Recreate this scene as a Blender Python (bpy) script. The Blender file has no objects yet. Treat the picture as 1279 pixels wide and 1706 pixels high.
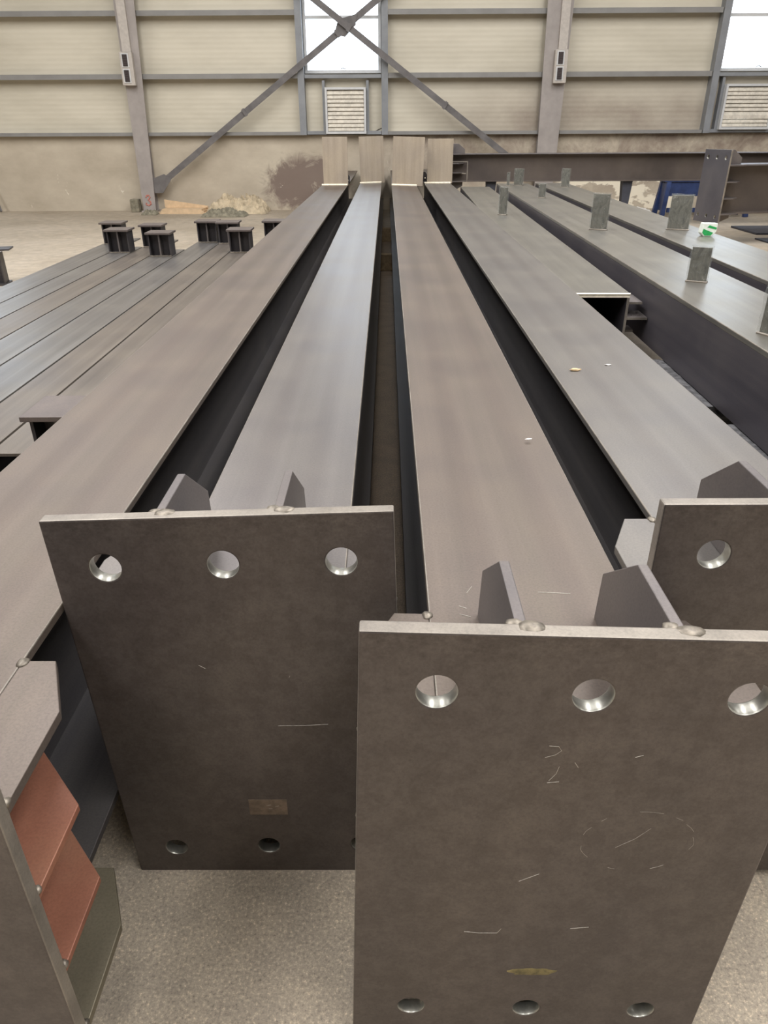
import bpy, bmesh, math, random
from mathutils import Vector, Matrix, noise
random.seed(7)
S = bpy.context.scene
COL = S.collection
PI = math.pi

# ------------------------------------------------------------------ camera
cam_d = bpy.data.cameras.new('camera')
cam = bpy.data.objects.new('camera', cam_d)
COL.objects.link(cam)
S.camera = cam
cam_d.sensor_fit = 'HORIZONTAL'
cam_d.sensor_width = 36.0
cam_d.lens = 36.0 * 1200.0 / 1279.0
cam_d.clip_start = 0.02
cam_d.clip_end = 200
Rc = (Matrix.Rotation(math.radians(0.3308), 4, 'Z')
      @ Matrix.Rotation(math.radians(90 - 28.0713), 4, 'X')
      @ Matrix.Rotation(math.radians(-0.3), 4, 'Z'))
cam.matrix_world = Matrix.Translation((0, 0, 1.5)) @ Rc

# ------------------------------------------------------------------ light
S.view_settings.view_transform = 'Standard'
S.view_settings.look = 'None'
S.view_settings.gamma = 1.0
S.view_settings.use_curve_mapping = False
S.view_settings.exposure = 0.75

W = bpy.data.worlds.new('world')
S.world = W
W.use_nodes = True
W.node_tree.nodes['Background'].inputs[0].default_value = (0.72, 0.80, 0.92, 1)
W.node_tree.nodes['Background'].inputs[1].default_value = 0.8


def area(name, loc, rot, sx, sy, power, color):
    d = bpy.data.lights.new(name, 'AREA')
    d.shape = 'RECTANGLE'
    d.size = sx
    d.size_y = sy
    d.energy = power
    d.color = color
    o = bpy.data.objects.new(name, d)
    COL.objects.link(o)
    o.location = loc
    o.rotation_euler = rot
    return o


# roof light strips of the hall; weak centre strip added to brighten the column gap
ROOF_Z = 8.0
for i, (x, y, sx, sy, p) in enumerate((
        (-3.6, 3.0, 2.0, 17.0, 730), (3.6, 3.0, 2.0, 17.0, 730), (0.0, 3.0, 1.2, 17.0, 130),
        (10.4, 3.0, 2.0, 17.0, 470), (-10.4, 3.0, 2.0, 17.0, 470))):
    area('roof_light', (x, y, ROOF_Z - 0.08), (0, 0, 0), sx, sy, p, (0.98, 0.98, 1.0))

# ------------------------------------------------------------------ helpers


def lin(c):
    return tuple((v / 12.92 if v <= 0.04045 else ((v + 0.055) / 1.055) ** 2.4) for v in c)


def rgb(r, g, b):
    return lin((r / 255, g / 255, b / 255)) + (1,)


def newmat(name):
    m = bpy.data.materials.new(name)
    m.use_nodes = True
    nt = m.node_tree
    return m, nt, nt.nodes['Principled BSDF']


def ramp(nt, fac, stops):
    r = nt.nodes.new('ShaderNodeValToRGB')
    e = r.color_ramp.elements
    while len(e) < len(stops):
        e.new(0.5)
    for el, (p, c) in zip(e, stops):
        el.position = p
        el.color = c
    nt.links.new(fac, r.inputs[0])
    return r.outputs[0]


def noise_tex(nt, scale=(1, 1, 1), sc=5, detail=6, rough=0.55, coord='Object', dist=0.0):
    tc = nt.nodes.new('ShaderNodeTexCoord')
    mp = nt.nodes.new('ShaderNodeMapping')
    mp.inputs['Scale'].default_value = scale
    nt.links.new(tc.outputs[coord], mp.inputs[0])
    n = nt.nodes.new('ShaderNodeTexNoise')
    n.inputs['Scale'].default_value = sc
    n.inputs['Detail'].default_value = detail
    n.inputs['Roughness'].default_value = rough
    n.inputs['Distortion'].default_value = dist
    nt.links.new(mp.outputs[0], n.inputs['Vector'])
    return n.outputs['Fac']


def mixc(nt, fac, a, b, mode='MIX'):
    m = nt.nodes.new('ShaderNodeMix')
    m.data_type = 'RGBA'
    m.blend_type = mode
    for sock, v in ((m.inputs[0], fac), (m.inputs[6], a), (m.inputs[7], b)):
        if hasattr(v, 'is_linked'):
            nt.links.new(v, sock)
        else:
            sock.default_value = v
    return m.outputs[2]


def math_n(nt, op, a, b=None, c=None):
    m = nt.nodes.new('ShaderNodeMath')
    m.operation = op
    m.use_clamp = False
    for i, v in enumerate((a, b, c)):
        if v is None:
            continue
        if hasattr(v, 'is_linked'):
            nt.links.new(v, m.inputs[i])
        else:
            m.inputs[i].default_value = v
    return m.outputs[0]


def bump(nt, bsdf, h, strength=0.2, dist=0.002):
    b = nt.nodes.new('ShaderNodeBump')
    b.inputs['Strength'].default_value = strength
    b.inputs['Distance'].default_value = dist
    nt.links.new(h, b.inputs['Height'])
    nt.links.new(b.outputs[0], bsdf.inputs['Normal'])


def coord(nt, axis, kind='Object'):
    tc = nt.nodes.new('ShaderNodeTexCoord')
    s = nt.nodes.new('ShaderNodeSeparateXYZ')
    nt.links.new(tc.outputs[kind], s.inputs[0])
    return s.outputs[axis]


def boxmask(nt, ax, c0, half, soft, kind='Object'):
    """1 inside |coord-c0|<half, falling to 0 over soft"""
    v = coord(nt, ax, kind)
    d = math_n(nt, 'ABSOLUTE', math_n(nt, 'SUBTRACT', v, c0))
    mr = nt.nodes.new('ShaderNodeMapRange')
    mr.inputs[1].default_value = half
    mr.inputs[2].default_value = half + soft
    mr.inputs[3].default_value = 1
    mr.inputs[4].default_value = 0
    nt.links.new(d, mr.inputs[0])
    return mr.outputs[0]


def steel(name, c1, c2, c3, rough=(0.38, 0.6), metal=0.55, streak=(9, 0.22, 9), bandw=None, mottle=0.0, top_wear=None):
    """hot rolled steel with mill scale, rust bloom and streaks along local Y"""
    m, nt, b = newmat(name)
    st = noise_tex(nt, streak, 1.6, 8, 0.6)
    col = ramp(nt, st, [(0.25, c1), (0.5, c2), (0.78, c3)])
    fine = noise_tex(nt, (1, 1, 1), 220, 4, 0.7)
    spk = ramp(nt, fine, [(0.33, (0.62, 0.62, 0.62, 1)), (0.55, (1, 1, 1, 1)), (0.78, (1.22, 1.2, 1.16, 1))])
    col = mixc(nt, 0.42, col, spk, 'MULTIPLY')
    big = noise_tex(nt, (1, 1, 1), 2.4, 5, 0.6)
    blot = ramp(nt, big, [(0.35, (0.91, 0.90, 0.93, 1)), (0.65, (1.07, 1.05, 1.02, 1))])
    col = mixc(nt, 0.9, col, blot, 'MULTIPLY')
    if mottle:
        mo = noise_tex(nt, (1, 1, 1), 22, 7, 0.75)
        mc = ramp(nt, mo, [(0.42, (0.5, 0.46, 0.44, 1)), (0.56, (1, 1, 1, 1)), (0.72, (1.35, 1.33, 1.25, 1))])
        col = mixc(nt, mottle, col, mc, 'MULTIPLY')
    if top_wear is not None:
        wn = noise_tex(nt, (1, 1, 1.6), 60, 6, 0.75)
        wc = ramp(nt, wn, [(0.40, (0.45, 0.42, 0.40, 1)), (0.52, (1, 1, 1, 1)), (0.64, (1.7, 1.68, 1.6, 1))])
        mr = nt.nodes.new('ShaderNodeMapRange')
        mr.inputs[1].default_value = top_wear
        mr.inputs[2].default_value = top_wear + 0.12
        nt.links.new(coord(nt, 2), mr.inputs[0])
        col = mixc(nt, math_n(nt, 'MULTIPLY', mr.outputs[0], 0.6), col, mixc(nt, 1.0, col, wc, 'MULTIPLY'))
    if bandw:
        k = boxmask(nt, 0, 0.0, bandw, 0.03)
        k2 = boxmask(nt, 0, 0.0, bandw * 0.35, 0.03)
        k = math_n(nt, 'MULTIPLY', math_n(nt, 'SUBTRACT', k, k2), math_n(nt, 'MULTIPLY', st, 1.1))
        col = mixc(nt, k, col, mixc(nt, 1.0, col, (0.82, 0.80, 0.81, 1), 'MULTIPLY'))
    nt.links.new(col, b.inputs['Base Color'])
    b.inputs['Metallic'].default_value = metal
    rr = nt.nodes.new('ShaderNodeMapRange')
    rr.inputs[3].default_value = rough[0]
    rr.inputs[4].default_value = rough[1]
    nt.links.new(big, rr.inputs[0])
    nt.links.new(rr.outputs[0], b.inputs['Roughness'])
    bump(nt, b, fine, 0.07, 0.001)
    return m


def plain(name, c, rough=0.6, metal=0.0, var=0.15, sc=12):
    m, nt, b = newmat(name)
    n = noise_tex(nt, (1, 1, 1), sc, 5, 0.6)
    lo = tuple(v * (1 - var) for v in c[:3]) + (1,)
    hi = tuple(min(1, v * (1 + var)) for v in c[:3]) + (1,)
    nt.links.new(ramp(nt, n, [(0.35, lo), (0.65, hi)]), b.inputs['Base Color'])
    b.inputs['Roughness'].default_value = rough
    b.inputs['Metallic'].default_value = metal
    return m


M = {}
M['tan_steel'] = steel('tan_steel', rgb(106, 98, 88), rgb(114, 104, 95), rgb(122, 111, 101), bandw=0.10, rough=(0.45, 0.6))
M['grey_steel'] = steel('grey_steel', rgb(114, 110, 105), rgb(120, 116, 111), rgb(127, 123, 117), rough=(0.38, 0.52), bandw=0.08)
M['blue_steel'] = steel('blue_steel', rgb(116, 111, 107), rgb(123, 118, 114), rgb(130, 125, 121), rough=(0.33, 0.46), bandw=0.08)
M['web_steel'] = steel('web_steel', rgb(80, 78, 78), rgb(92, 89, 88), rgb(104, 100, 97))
M['plate_steel'] = steel('plate_steel', rgb(88, 82, 77), rgb(99, 92, 87), rgb(109, 101, 95), streak=(2.2, 2.2, 0.35), mottle=0.34, metal=0.45, top_wear=0.13)
M['gusset_steel'] = steel('gusset_steel', rgb(100, 96, 95), rgb(113, 107, 104), rgb(125, 118, 113), streak=(2, 2, 2))
M['rust_steel'] = steel('rust_steel', rgb(128, 84, 66), rgb(150, 100, 79), rgb(162, 120, 95), streak=(2, 2, 2), metal=0.25)
M['cut_edge'] = steel('cut_edge', rgb(112, 106, 96), rgb(142, 135, 124), rgb(160, 152, 140), streak=(6, 6, 6), metal=0.5)
M['bore'] = plain('bore', rgb(172, 170, 160), 0.34, 0.8, 0.15, 60)
M['weld'] = plain('weld', rgb(126, 118, 106), 0.45, 0.6, 0.35, 90)
M['bright_weld'] = plain('bright_weld', rgb(236, 226, 202), 0.5, 0.1, 0.12, 40)
M['stack_steel'] = steel('stack_steel', rgb(108, 106, 102), rgb(124, 120, 115), rgb(142, 140, 137), rough=(0.3, 0.5), streak=(12, 0.25, 9), metal=0.6)
M['stack_brown'] = steel('stack_brown', rgb(106, 98, 91), rgb(121, 113, 104), rgb(137, 129, 120), rough=(0.34, 0.52), streak=(12, 0.25, 9), metal=0.55)
M['cap_steel'] = steel('cap_steel', rgb(104, 96, 92), rgb(116, 107, 102), rgb(126, 117, 110), streak=(3, 3, 3))
M['olive_steel'] = steel('olive_steel', rgb(112, 106, 88), rgb(126, 119, 100), rgb(136, 128, 110), streak=(2, 2, 2))
M['stub_steel'] = steel('stub_steel', rgb(62, 60, 64), rgb(74, 71, 72), rgb(90, 86, 84), streak=(3, 3, 3))
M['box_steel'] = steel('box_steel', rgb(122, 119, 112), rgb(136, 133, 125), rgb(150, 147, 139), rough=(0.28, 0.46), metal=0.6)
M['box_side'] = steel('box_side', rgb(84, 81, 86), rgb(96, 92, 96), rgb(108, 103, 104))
M['dark_steel'] = plain('dark_steel', rgb(66, 68, 76), 0.55, 0.3, 0.2, 8)
M['cross_brown'] = steel('cross_brown', rgb(84, 76, 70), rgb(98, 89, 82), rgb(110, 101, 93), streak=(1, 1, 1), metal=0.35)
M['grey_purple'] = steel('grey_purple', rgb(98, 97, 102), rgb(112, 110, 115), rgb(124, 121, 125), streak=(1, 1, 1))
M['scratch'] = plain('scratch', rgb(168, 162, 150), 0.5, 0.2, 0.2, 200)
M['blue_paint'] = plain('blue_paint', rgb(46, 62, 104), 0.5, 0.0, 0.25, 6)
M['wood'] = plain('wood', rgb(150, 130, 100), 0.8, 0.0, 0.25, 20)
M['cardboard'] = plain('cardboard', rgb(212, 184, 148), 0.8, 0.0, 0.1, 10)
M['canvas'] = plain('canvas', rgb(190, 174, 146), 0.9, 0.0, 0.3, 7)
M['girt'] = plain('girt', rgb(140, 138, 134), 0.6, 0.1, 0.08, 3)
M['colpaint'] = plain('colpaint', rgb(160, 152, 146), 0.55, 0.0, 0.12, 3)
M['brace'] = plain('brace', rgb(108, 104, 102), 0.6, 0.1, 0.2, 5)
M['post'] = plain('post', rgb(138, 140, 142), 0.55, 0.1, 0.1, 4)
M['frame_white'] = plain('frame_white', rgb(206, 206, 204), 0.5, 0.0, 0.06, 10)
M['louver'] = plain('louver', rgb(214, 206, 190), 0.6, 0.0, 0.16, 14)
M['box_grey'] = plain('box_grey', rgb(186, 178, 168), 0.5, 0.0, 0.08, 20)
M['breaker'] = plain('breaker', rgb(58, 48, 46), 0.5, 0.0, 0.3, 60)
M['red_paint'] = plain('red_paint', rgb(196, 124, 108), 0.7, 0.0, 0.1, 60)
M['chip'] = plain('chip', rgb(205, 178, 138), 0.8, 0.0, 0.15, 60)
M['white_chip'] = plain('white_chip', rgb(228, 224, 216), 0.8, 0.0, 0.05, 60)
M['packet_white'] = plain('packet_white', rgb(226, 232, 220), 0.4, 0.0, 0.05, 60)
M['packet_green'] = plain('packet_green', rgb(40, 160, 84), 0.4, 0.0, 0.1, 60)
M['label_mark'] = plain('label_mark', rgb(150, 132, 112), 0.6, 0.0, 0.25, 90)
M['smudge'] = plain('smudge', rgb(124, 112, 72), 0.6, 0.0, 0.5, 40)


def window_glow():
    m, nt, b = newmat('daylit_glass')
    b.inputs['Base Color'].default_value = (0.9, 0.95, 1, 1)
    b.inputs['Roughness'].default_value = 0.2
    b.inputs['Emission Color'].default_value = (0.74, 0.87, 1.0, 1)
    b.inputs['Emission Strength'].default_value = 2.3
    return m


M['glass'] = window_glow()


def film_mat():
    m, nt, b = newmat('clear_film')
    b.inputs['Base Color'].default_value = (0.42, 0.44, 0.40, 1)
    b.inputs['Roughness'].default_value = 0.06
    b.inputs['Alpha'].default_value = 0.16
    n = noise_tex(nt, (1, 1, 1), 26, 4, 0.6, dist=1.5)
    bump(nt, b, n, 0.9, 0.02)
    return m


M['film'] = film_mat()


def lug_mat():
    m, nt, b = newmat('lug_film_glints')
    n = noise_tex(nt, (1.6, 1.6, 0.9), 9, 6, 0.7, dist=1.6)
    c = ramp(nt, n, [(0.30, rgb(62, 60, 54)), (0.46, rgb(98, 95, 86)), (0.58, rgb(112, 108, 98)), (0.66, rgb(176, 174, 164)), (0.72, rgb(104, 100, 92))])  # crinkled film's light and dark reflections painted into the lug colour
    nt.links.new(c, b.inputs['Base Color'])
    b.inputs['Roughness'].default_value = 0.4
    b.inputs['Metallic'].default_value = 0.3
    return m


M['lug_film_glints'] = lug_mat()


def floor_mat():
    m, nt, b = newmat('concrete_floor')
    big = noise_tex(nt, (1, 1, 1), 0.55, 6, 0.6)
    col = ramp(nt, big, [(0.32, rgb(156, 144, 127)), (0.5, rgb(169, 158, 142)), (0.68, rgb(180, 169, 154))])
    fine = noise_tex(nt, (1, 1, 1), 130, 5, 0.85)
    spk = ramp(nt, fine, [(0.30, (0.34, 0.32, 0.30, 1)), (0.44, (0.86, 0.86, 0.86, 1)), (0.56, (1.12, 1.10, 1.06, 1)), (0.66, (2.1, 2.0, 1.85, 1))])
    col = mixc(nt, 1.0, col, spk, 'MULTIPLY')
    med = noise_tex(nt, (1, 1, 1), 7, 6, 0.65)
    col = mixc(nt, 0.8, col, ramp(nt, med, [(0.36, (0.8, 0.79, 0.78, 1)), (0.62, (1.12, 1.1, 1.06, 1))]), 'MULTIPLY')
    # floor colour turned darker and browner under and between the long columns
    brown_zone = math_n(nt, 'MULTIPLY', boxmask(nt, 0, 0.0, 0.9, 0.35), boxmask(nt, 1, 7.0, 5.3, 0.5))
    brown_zone = math_n(nt, 'MULTIPLY', brown_zone, math_n(nt, 'ADD', math_n(nt, 'MULTIPLY', big, 0.6), 0.5))
    col = mixc(nt, brown_zone, col, mixc(nt, 1.0, col, (0.40, 0.33, 0.27, 1), 'MULTIPLY'))
    nt.links.new(col, b.inputs['Base Color'])
    b.inputs['Roughness'].default_value = 0.62
    bump(nt, b, fine, 0.35, 0.004)
    return m


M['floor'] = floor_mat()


def cladding_mat():
    m, nt, b = newmat('cream_cladding')
    n = noise_tex(nt, (0.35, 1, 1.2), 1.4, 6, 0.6)
    col = ramp(nt, n, [(0.3, rgb(196, 188, 168)), (0.6, rgb(214, 206, 186))])
    # grime smears low on the right hand sheets
    g = noise_tex(nt, (0.9, 1, 1.4), 1.3, 6, 0.65)
    gz = boxmask(nt, 2, 1.5, 0.25, 0.9)
    gx = boxmask(nt, 0, 4.2, 1.6, 2.2)
    k = math_n(nt, 'MULTIPLY', math_n(nt, 'MULTIPLY', gz, gx), math_n(nt, 'MULTIPLY', g, 1.0))
    col = mixc(nt, k, col, rgb(128, 108, 96))
    nt.links.new(col, b.inputs['Base Color'])
    b.inputs['Roughness'].default_value = 0.55
    z = coord(nt, 2)
    wv = math_n(nt, 'SINE', math_n(nt, 'MULTIPLY', z, 75.0))
    bump(nt, b, wv, 0.12, 0.006)
    return m


M['clad'] = cladding_mat()


def masonry_mat():
    m, nt, b = newmat('rendered_masonry')
    n = noise_tex(nt, (0.7, 1, 1.2), 1.6, 8, 0.65)
    col = ramp(nt, n, [(0.3, rgb(176, 164, 144)), (0.5, rgb(190, 178, 158)), (0.7, rgb(202, 191, 170))])
    # brown soot: right half of the wall and a patch left of the long beams
    s = noise_tex(nt, (1, 1, 1), 1.8, 7, 0.7, dist=0.4)
    sr = ramp(nt, s, [(0.36, (0, 0, 0, 1)), (0.6, (1, 1, 1, 1))])
    kx = boxmask(nt, 0, 4.2, 3.6, 1.6)
    kz = boxmask(nt, 2, 1.2, 0.35, 0.9)
    k = math_n(nt, 'MULTIPLY', math_n(nt, 'MULTIPLY', kx, kz), sr)
    col = mixc(nt, math_n(nt, 'MULTIPLY', k, 0.75), col, rgb(122, 104, 92))
    px = boxmask(nt, 0, -1.65, 0.35, 0.95)
    pz = boxmask(nt, 2, 0.50, 0.16, 0.62)
    s2 = noise_tex(nt, (1, 1, 1.2), 2.6, 8, 0.72, dist=0.9)
    p = math_n(nt, 'MULTIPLY', px, pz)
    pr = nt.nodes.new('ShaderNodeMapRange')
    pr.inputs[1].default_value = 0.30
    pr.inputs[2].default_value = 0.62
    nt.links.new(math_n(nt, 'MULTIPLY', p, math_n(nt, 'SUBTRACT', math_n(nt, 'MULTIPLY', s2, 2.6), 0.45)), pr.inputs[0])
    col = mixc(nt, math_n(nt, 'MULTIPLY', pr.outputs[0], 0.85), col, rgb(112, 94, 86))
    # peeled white paint
    w = noise_tex(nt, (1.4, 1, 1), 3.1, 6, 0.7, dist=0.8)
    wl = ramp(nt, w, [(0.66, (0, 0, 0, 1)), (0.675, (1, 1, 1, 1))])
    wz = boxmask(nt, 2, 0.4, 0.42, 0.3)
    col = mixc(nt, math_n(nt, 'MULTIPLY', math_n(nt, 'MULTIPLY', wl, wz), 0.85), col, rgb(226, 218, 200))
    w3 = noise_tex(nt, (0.8, 1, 1.6), 1.9, 5, 0.6)
    w2 = ramp(nt, w3, [(0.46, (0, 0, 0, 1)), (0.49, (1, 1, 1, 1))])
    wx2 = boxmask(nt, 0, 4.8, 1.2, 0.2)
    wz2 = boxmask(nt, 2, 0.3, 0.30, 0.1)
    col = mixc(nt, math_n(nt, 'MULTIPLY', math_n(nt, 'MULTIPLY', w2, wx2), wz2), col, rgb(232, 222, 200))
    nt.links.new(col, b.inputs['Base Color'])
    b.inputs['Roughness'].default_value = 0.8
    bump(nt, b, s, 0.2, 0.01)
    return m


M['masonry'] = masonry_mat()
M['ceil'] = plain('roof_sheet', rgb(150, 146, 138), 0.7, 0, 0.05, 1)
M['sidewall'] = plain('side_sheet', rgb(150, 144, 132), 0.7, 0, 0.05, 1)
M['frontwall'] = plain('front_sheet', rgb(120, 112, 104), 0.7, 0, 0.05, 1)
M['block'] = plain('rough_concrete', rgb(104, 103, 104), 0.9, 0, 0.45, 40)


# ---- mesh helpers
def bx(bm, x0, x1, y0, y1, z0, z1, mi=0):
    vs = [bm.verts.new(p) for p in ((x0, y0, z0), (x1, y0, z0), (x1, y1, z0), (x0, y1, z0),
                                    (x0, y0, z1), (x1, y0, z1), (x1, y1, z1), (x0, y1, z1))]
    fs = []
    for q in ((3, 2, 1, 0), (4, 5, 6, 7), (0, 1, 5, 4), (1, 2, 6, 5), (2, 3, 7, 6), (3, 0, 4, 7)):
        f = bm.faces.new([vs[i] for i in q])
        f.material_index = mi
        fs.append(f)
    return fs


def prism(bm, pts, axis, a, b, mi=0):
    """extrude a polygon; pts are 2D in the plane normal to axis (0:yz 1:xz 2:xy)"""
    def v3(p, t):
        return {0: (t, p[0], p[1]), 1: (p[0], t, p[1]), 2: (p[0], p[1], t)}[axis]
    lo = [bm.verts.new(v3(p, a)) for p in pts]
    hi = [bm.verts.new(v3(p, b)) for p in pts]
    n = len(pts)
    fs = [bm.faces.new(lo), bm.faces.new(list(reversed(hi)))]
    for i in range(n):
        fs.append(bm.faces.new([lo[i], hi[i], hi[(i + 1) % n], lo[(i + 1) % n]]))
    for f in fs:
        f.material_index = mi
    return fs


def bar(bm, p0, p1, w, h, mi=0, up=(0, 0, 1)):
    p0, p1 = Vector(p0), Vector(p1)
    d = (p1 - p0).normalized()
    u = Vector(up)
    s = d.cross(u)
    if s.length < 1e-4:
        s = d.cross(Vector((1, 0, 0)))
    s.normalize()
    u = s.cross(d)
    vs = []
    for p in (p0, p1):
        for a, b in ((-1, -1), (1, -1), (1, 1), (-1, 1)):
            vs.append(bm.verts.new(p + s * (a * w / 2) + u * (b * h / 2)))
    for q in ((0, 1, 2, 3), (7, 6, 5, 4), (0, 4, 5, 1), (1, 5, 6, 2), (2, 6, 7, 3), (3, 7, 4, 0)):
        f = bm.faces.new([vs[i] for i in q])
        f.material_index = mi


def tube(bm, pts, r, n=6):
    pts = [Vector(p) for p in pts]
    rings = []
    for i, p in enumerate(pts):
        d = (pts[min(i + 1, len(pts) - 1)] - pts[max(i - 1, 0)]).normalized()
        s = d.cross(Vector((0.13, 0.31, 0.94)))
        s.normalize()
        u = s.cross(d)
        rings.append([bm.verts.new(p + (s * math.cos(2 * PI * k / n) + u * math.sin(2 * PI * k / n)) * r) for k in range(n)])
    for a, b in zip(rings, rings[1:]):
        for k in range(n):
            bm.faces.new([a[k], b[k], b[(k + 1) % n], a[(k + 1) % n]])
    bm.faces.new(list(reversed(rings[0])))
    bm.faces.new(rings[-1])


def blob(bm, c, r, seed=0, sq=(1, 1, 1), sub=2, amp=0.3):
    t = bmesh.new()
    bmesh.ops.create_icosphere(t, subdivisions=sub, radius=1)
    mp = {}
    for v in t.verts:
        k = 1 + amp * noise.noise(v.co * 1.9 + Vector((seed * 3.7, seed, 0)))
        mp[v] = bm.verts.new((c[0] + v.co.x * r * sq[0] * k, c[1] + v.co.y * r * sq[1] * k, c[2] + v.co.z * r * sq[2] * k))
    for f in t.faces:
        nf = bm.faces.new([mp[v] for v in f.verts])
        nf.smooth = True
    t.free()


def obj(name, bm, mats, parent=None, bevel=0.0):
    bmesh.ops.recalc_face_normals(bm, faces=bm.faces)
    me = bpy.data.meshes.new(name)
    bm.to_mesh(me)
    bm.free()
    for m in (mats if isinstance(mats, (list, tuple)) else [mats]):
        me.materials.append(m)
    o = bpy.data.objects.new(name, me)
    COL.objects.link(o)
    if parent:
        o.parent = parent
    if bevel:
        b = o.modifiers.new('bevel', 'BEVEL')
        b.width = bevel
        b.segments = 2
        b.limit_method = 'ANGLE'
        b.angle_limit = math.radians(40)
        b.harden_normals = False
    return o


def tag(o, label, cat, group=None):
    o['label'] = label
    o['category'] = cat
    o['kind'] = 'thing'
    if group:
        o['group'] = group
    return o


def thing(name, label, cat, loc=(0, 0, 0), rot=(0, 0, 0), group=None):
    o = bpy.data.objects.new(name, None)
    o.empty_display_size = 0.1
    COL.objects.link(o)
    o.location = loc
    o.rotation_euler = rot
    return tag(o, label, cat, group)


def struct(name, bm, m, parent=None, bevel=0):
    o = obj(name, bm, m, parent, bevel)
    if not parent:
        o['kind'] = 'structure'
    return o


def part_box(name, x0, x1, y0, y1, z0, z1, m, parent, bevel=0.0, label=None):
    bm = bmesh.new()
    bx(bm, x0, x1, y0, y1, z0, z1)
    o = obj(name, bm, m, parent, bevel)
    if label:
        o['label'] = label
    return o


def copy_tree(o, parent=None):
    c = o.copy()
    COL.objects.link(c)
    if parent:
        c.parent = parent
    for ch in list(o.children):
        copy_tree(ch, c)
    return c


def holed_plate(bm, x0, x1, z0, z1, y0, y1, holes, seg=40):
    """plate in XZ, thick in Y, with round holes (cx, cz, r) on a grid. mats: 0 face, 1 cut edge, 2 bore"""
    pad = 1.5
    xs, zs = {x0, x1}, {z0, z1}
    for (cx, cz, r) in holes:
        a = pad * max(h[2] for h in holes)
        xs |= {round(cx - a, 6), round(cx + a, 6)}
        zs |= {round(cz - a, 6), round(cz + a, 6)}
    xs, zs = sorted(xs), sorted(zs)
    rings = []
    sheets = []
    for y in (y0, y1):
        grid = {(i, j): bm.verts.new((x, y, z)) for i, x in enumerate(xs) for j, z in enumerate(zs)}
        rr = []
        for i in range(len(xs) - 1):
            for j in range(len(zs) - 1):
                c = [grid[i, j], grid[i + 1, j], grid[i + 1, j + 1], grid[i, j + 1]]
                mx, mz = (xs[i] + xs[i + 1]) / 2, (zs[j] + zs[j + 1]) / 2
                h = [h for h in holes if abs(h[0] - mx) < 1e-3 and abs(h[1] - mz) < 1e-3]
                if not h:
                    bm.faces.new(c)
                    continue
                cx, cz, r = h[0]
                ring = [bm.verts.new((cx + r * math.cos(-0.75 * PI + 2 * PI * k / seg), y, cz + r * math.sin(-0.75 * PI + 2 * PI * k / seg))) for k in range(seg)]
                q = seg // 4
                for k in range(4):
                    arc = [ring[(k * q + m) % seg] for m in range(q + 1)]
                    bm.faces.new([c[k], c[(k + 1) % 4]] + list(reversed(arc)))
                rr.append(ring)
        rings.append(rr)
        nx, nz = len(xs) - 1, len(zs) - 1
        sheets.append([grid[i, 0] for i in range(nx)] + [grid[nx, j] for j in range(nz)]
                      + [grid[i, nz] for i in range(nx, 0, -1)] + [grid[0, j] for j in range(nz, 0, -1)])
    for la, lb, mi in [(sheets[0], sheets[1], 1)] + [(a, b, 2) for a, b in zip(*rings)]:
        n = len(la)
        for k in range(n):
            f = bm.faces.new([la[k], la[(k + 1) % n], lb[(k + 1) % n], lb[k]])
            f.material_index = mi
            f.smooth = mi == 2


# ------------------------------------------------------------------ the hall
YW = 16.25
bm = bmesh.new()
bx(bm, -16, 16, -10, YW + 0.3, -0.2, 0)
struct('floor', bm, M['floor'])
bm = bmesh.new()
bx(bm, -16, 16, -10, YW + 0.3, ROOF_Z, ROOF_Z + 0.1)
struct('ceiling', bm, M['ceil'])
WX0, WX1 = -1.57, -0.105       # window 1
VX0, VX1 = 6.36, 7.86          # window 2
UX0, UX1 = -9.55, -8.05        # window 3
SILL = 2.46
bm = bmesh.new()
for (x0, x1, z0, z1) in ((-16, 16, 1.38, SILL), (-16, UX0, SILL, 5.2), (UX1, WX0, SILL, 5.2), (WX1, VX0, SILL, 5.2), (VX1, 16, SILL, 5.2), (-16, 16, 5.2, ROOF_Z)):
    bx(bm, x0, x1, YW, YW + 0.1, z0, z1)
wall = struct('wall_back', bm, M['clad'])
bm = bmesh.new()
bx(bm, -16, 16, YW - 0.06, YW + 0.12, 0, 1.38)
obj('masonry_base', bm, M['masonry'], wall)
bm = bmesh.new()
bx(bm, -16.1, -16, -10, YW + 0.3, 0, ROOF_Z)
struct('wall_left', bm, M['sidewall'])
bm = bmesh.new()
bx(bm, 16, 16.1, -10, YW + 0.3, 0, ROOF_Z)
struct('wall_right', bm, M['sidewall'])
bm = bmesh.new()
bx(bm, -16, 16, -10.1, -10, 0, ROOF_Z)
struct('wall_front', bm, M['frontwall'])

# girts (horizontal rails) between the building columns
n = 0
for z, hh in ((1.41, 0.06), (2.385, 0.085), (3.39, 0.085), (4.40, 0.085), (5.4, 0.085), (6.4, 0.085)):
    for x0, x1 in ((-16, -9.7), (-7.95, -5.0), (-4.7, -1.66), (0.03, 3.05), (3.4, 6.2), (8.1, 16)):
        n += 1
        bm = bmesh.new()
        bx(bm, x0, x1, YW - 0.19, YW - 0.001, z + hh / 2 - 0.008, z + hh / 2)
        bx(bm, x0, x1, YW - 0.19, YW - 0.182, z - hh / 2, z + hh / 2 - 0.008)
        struct('trim_%d' % n, bm, M['girt'])
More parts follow.
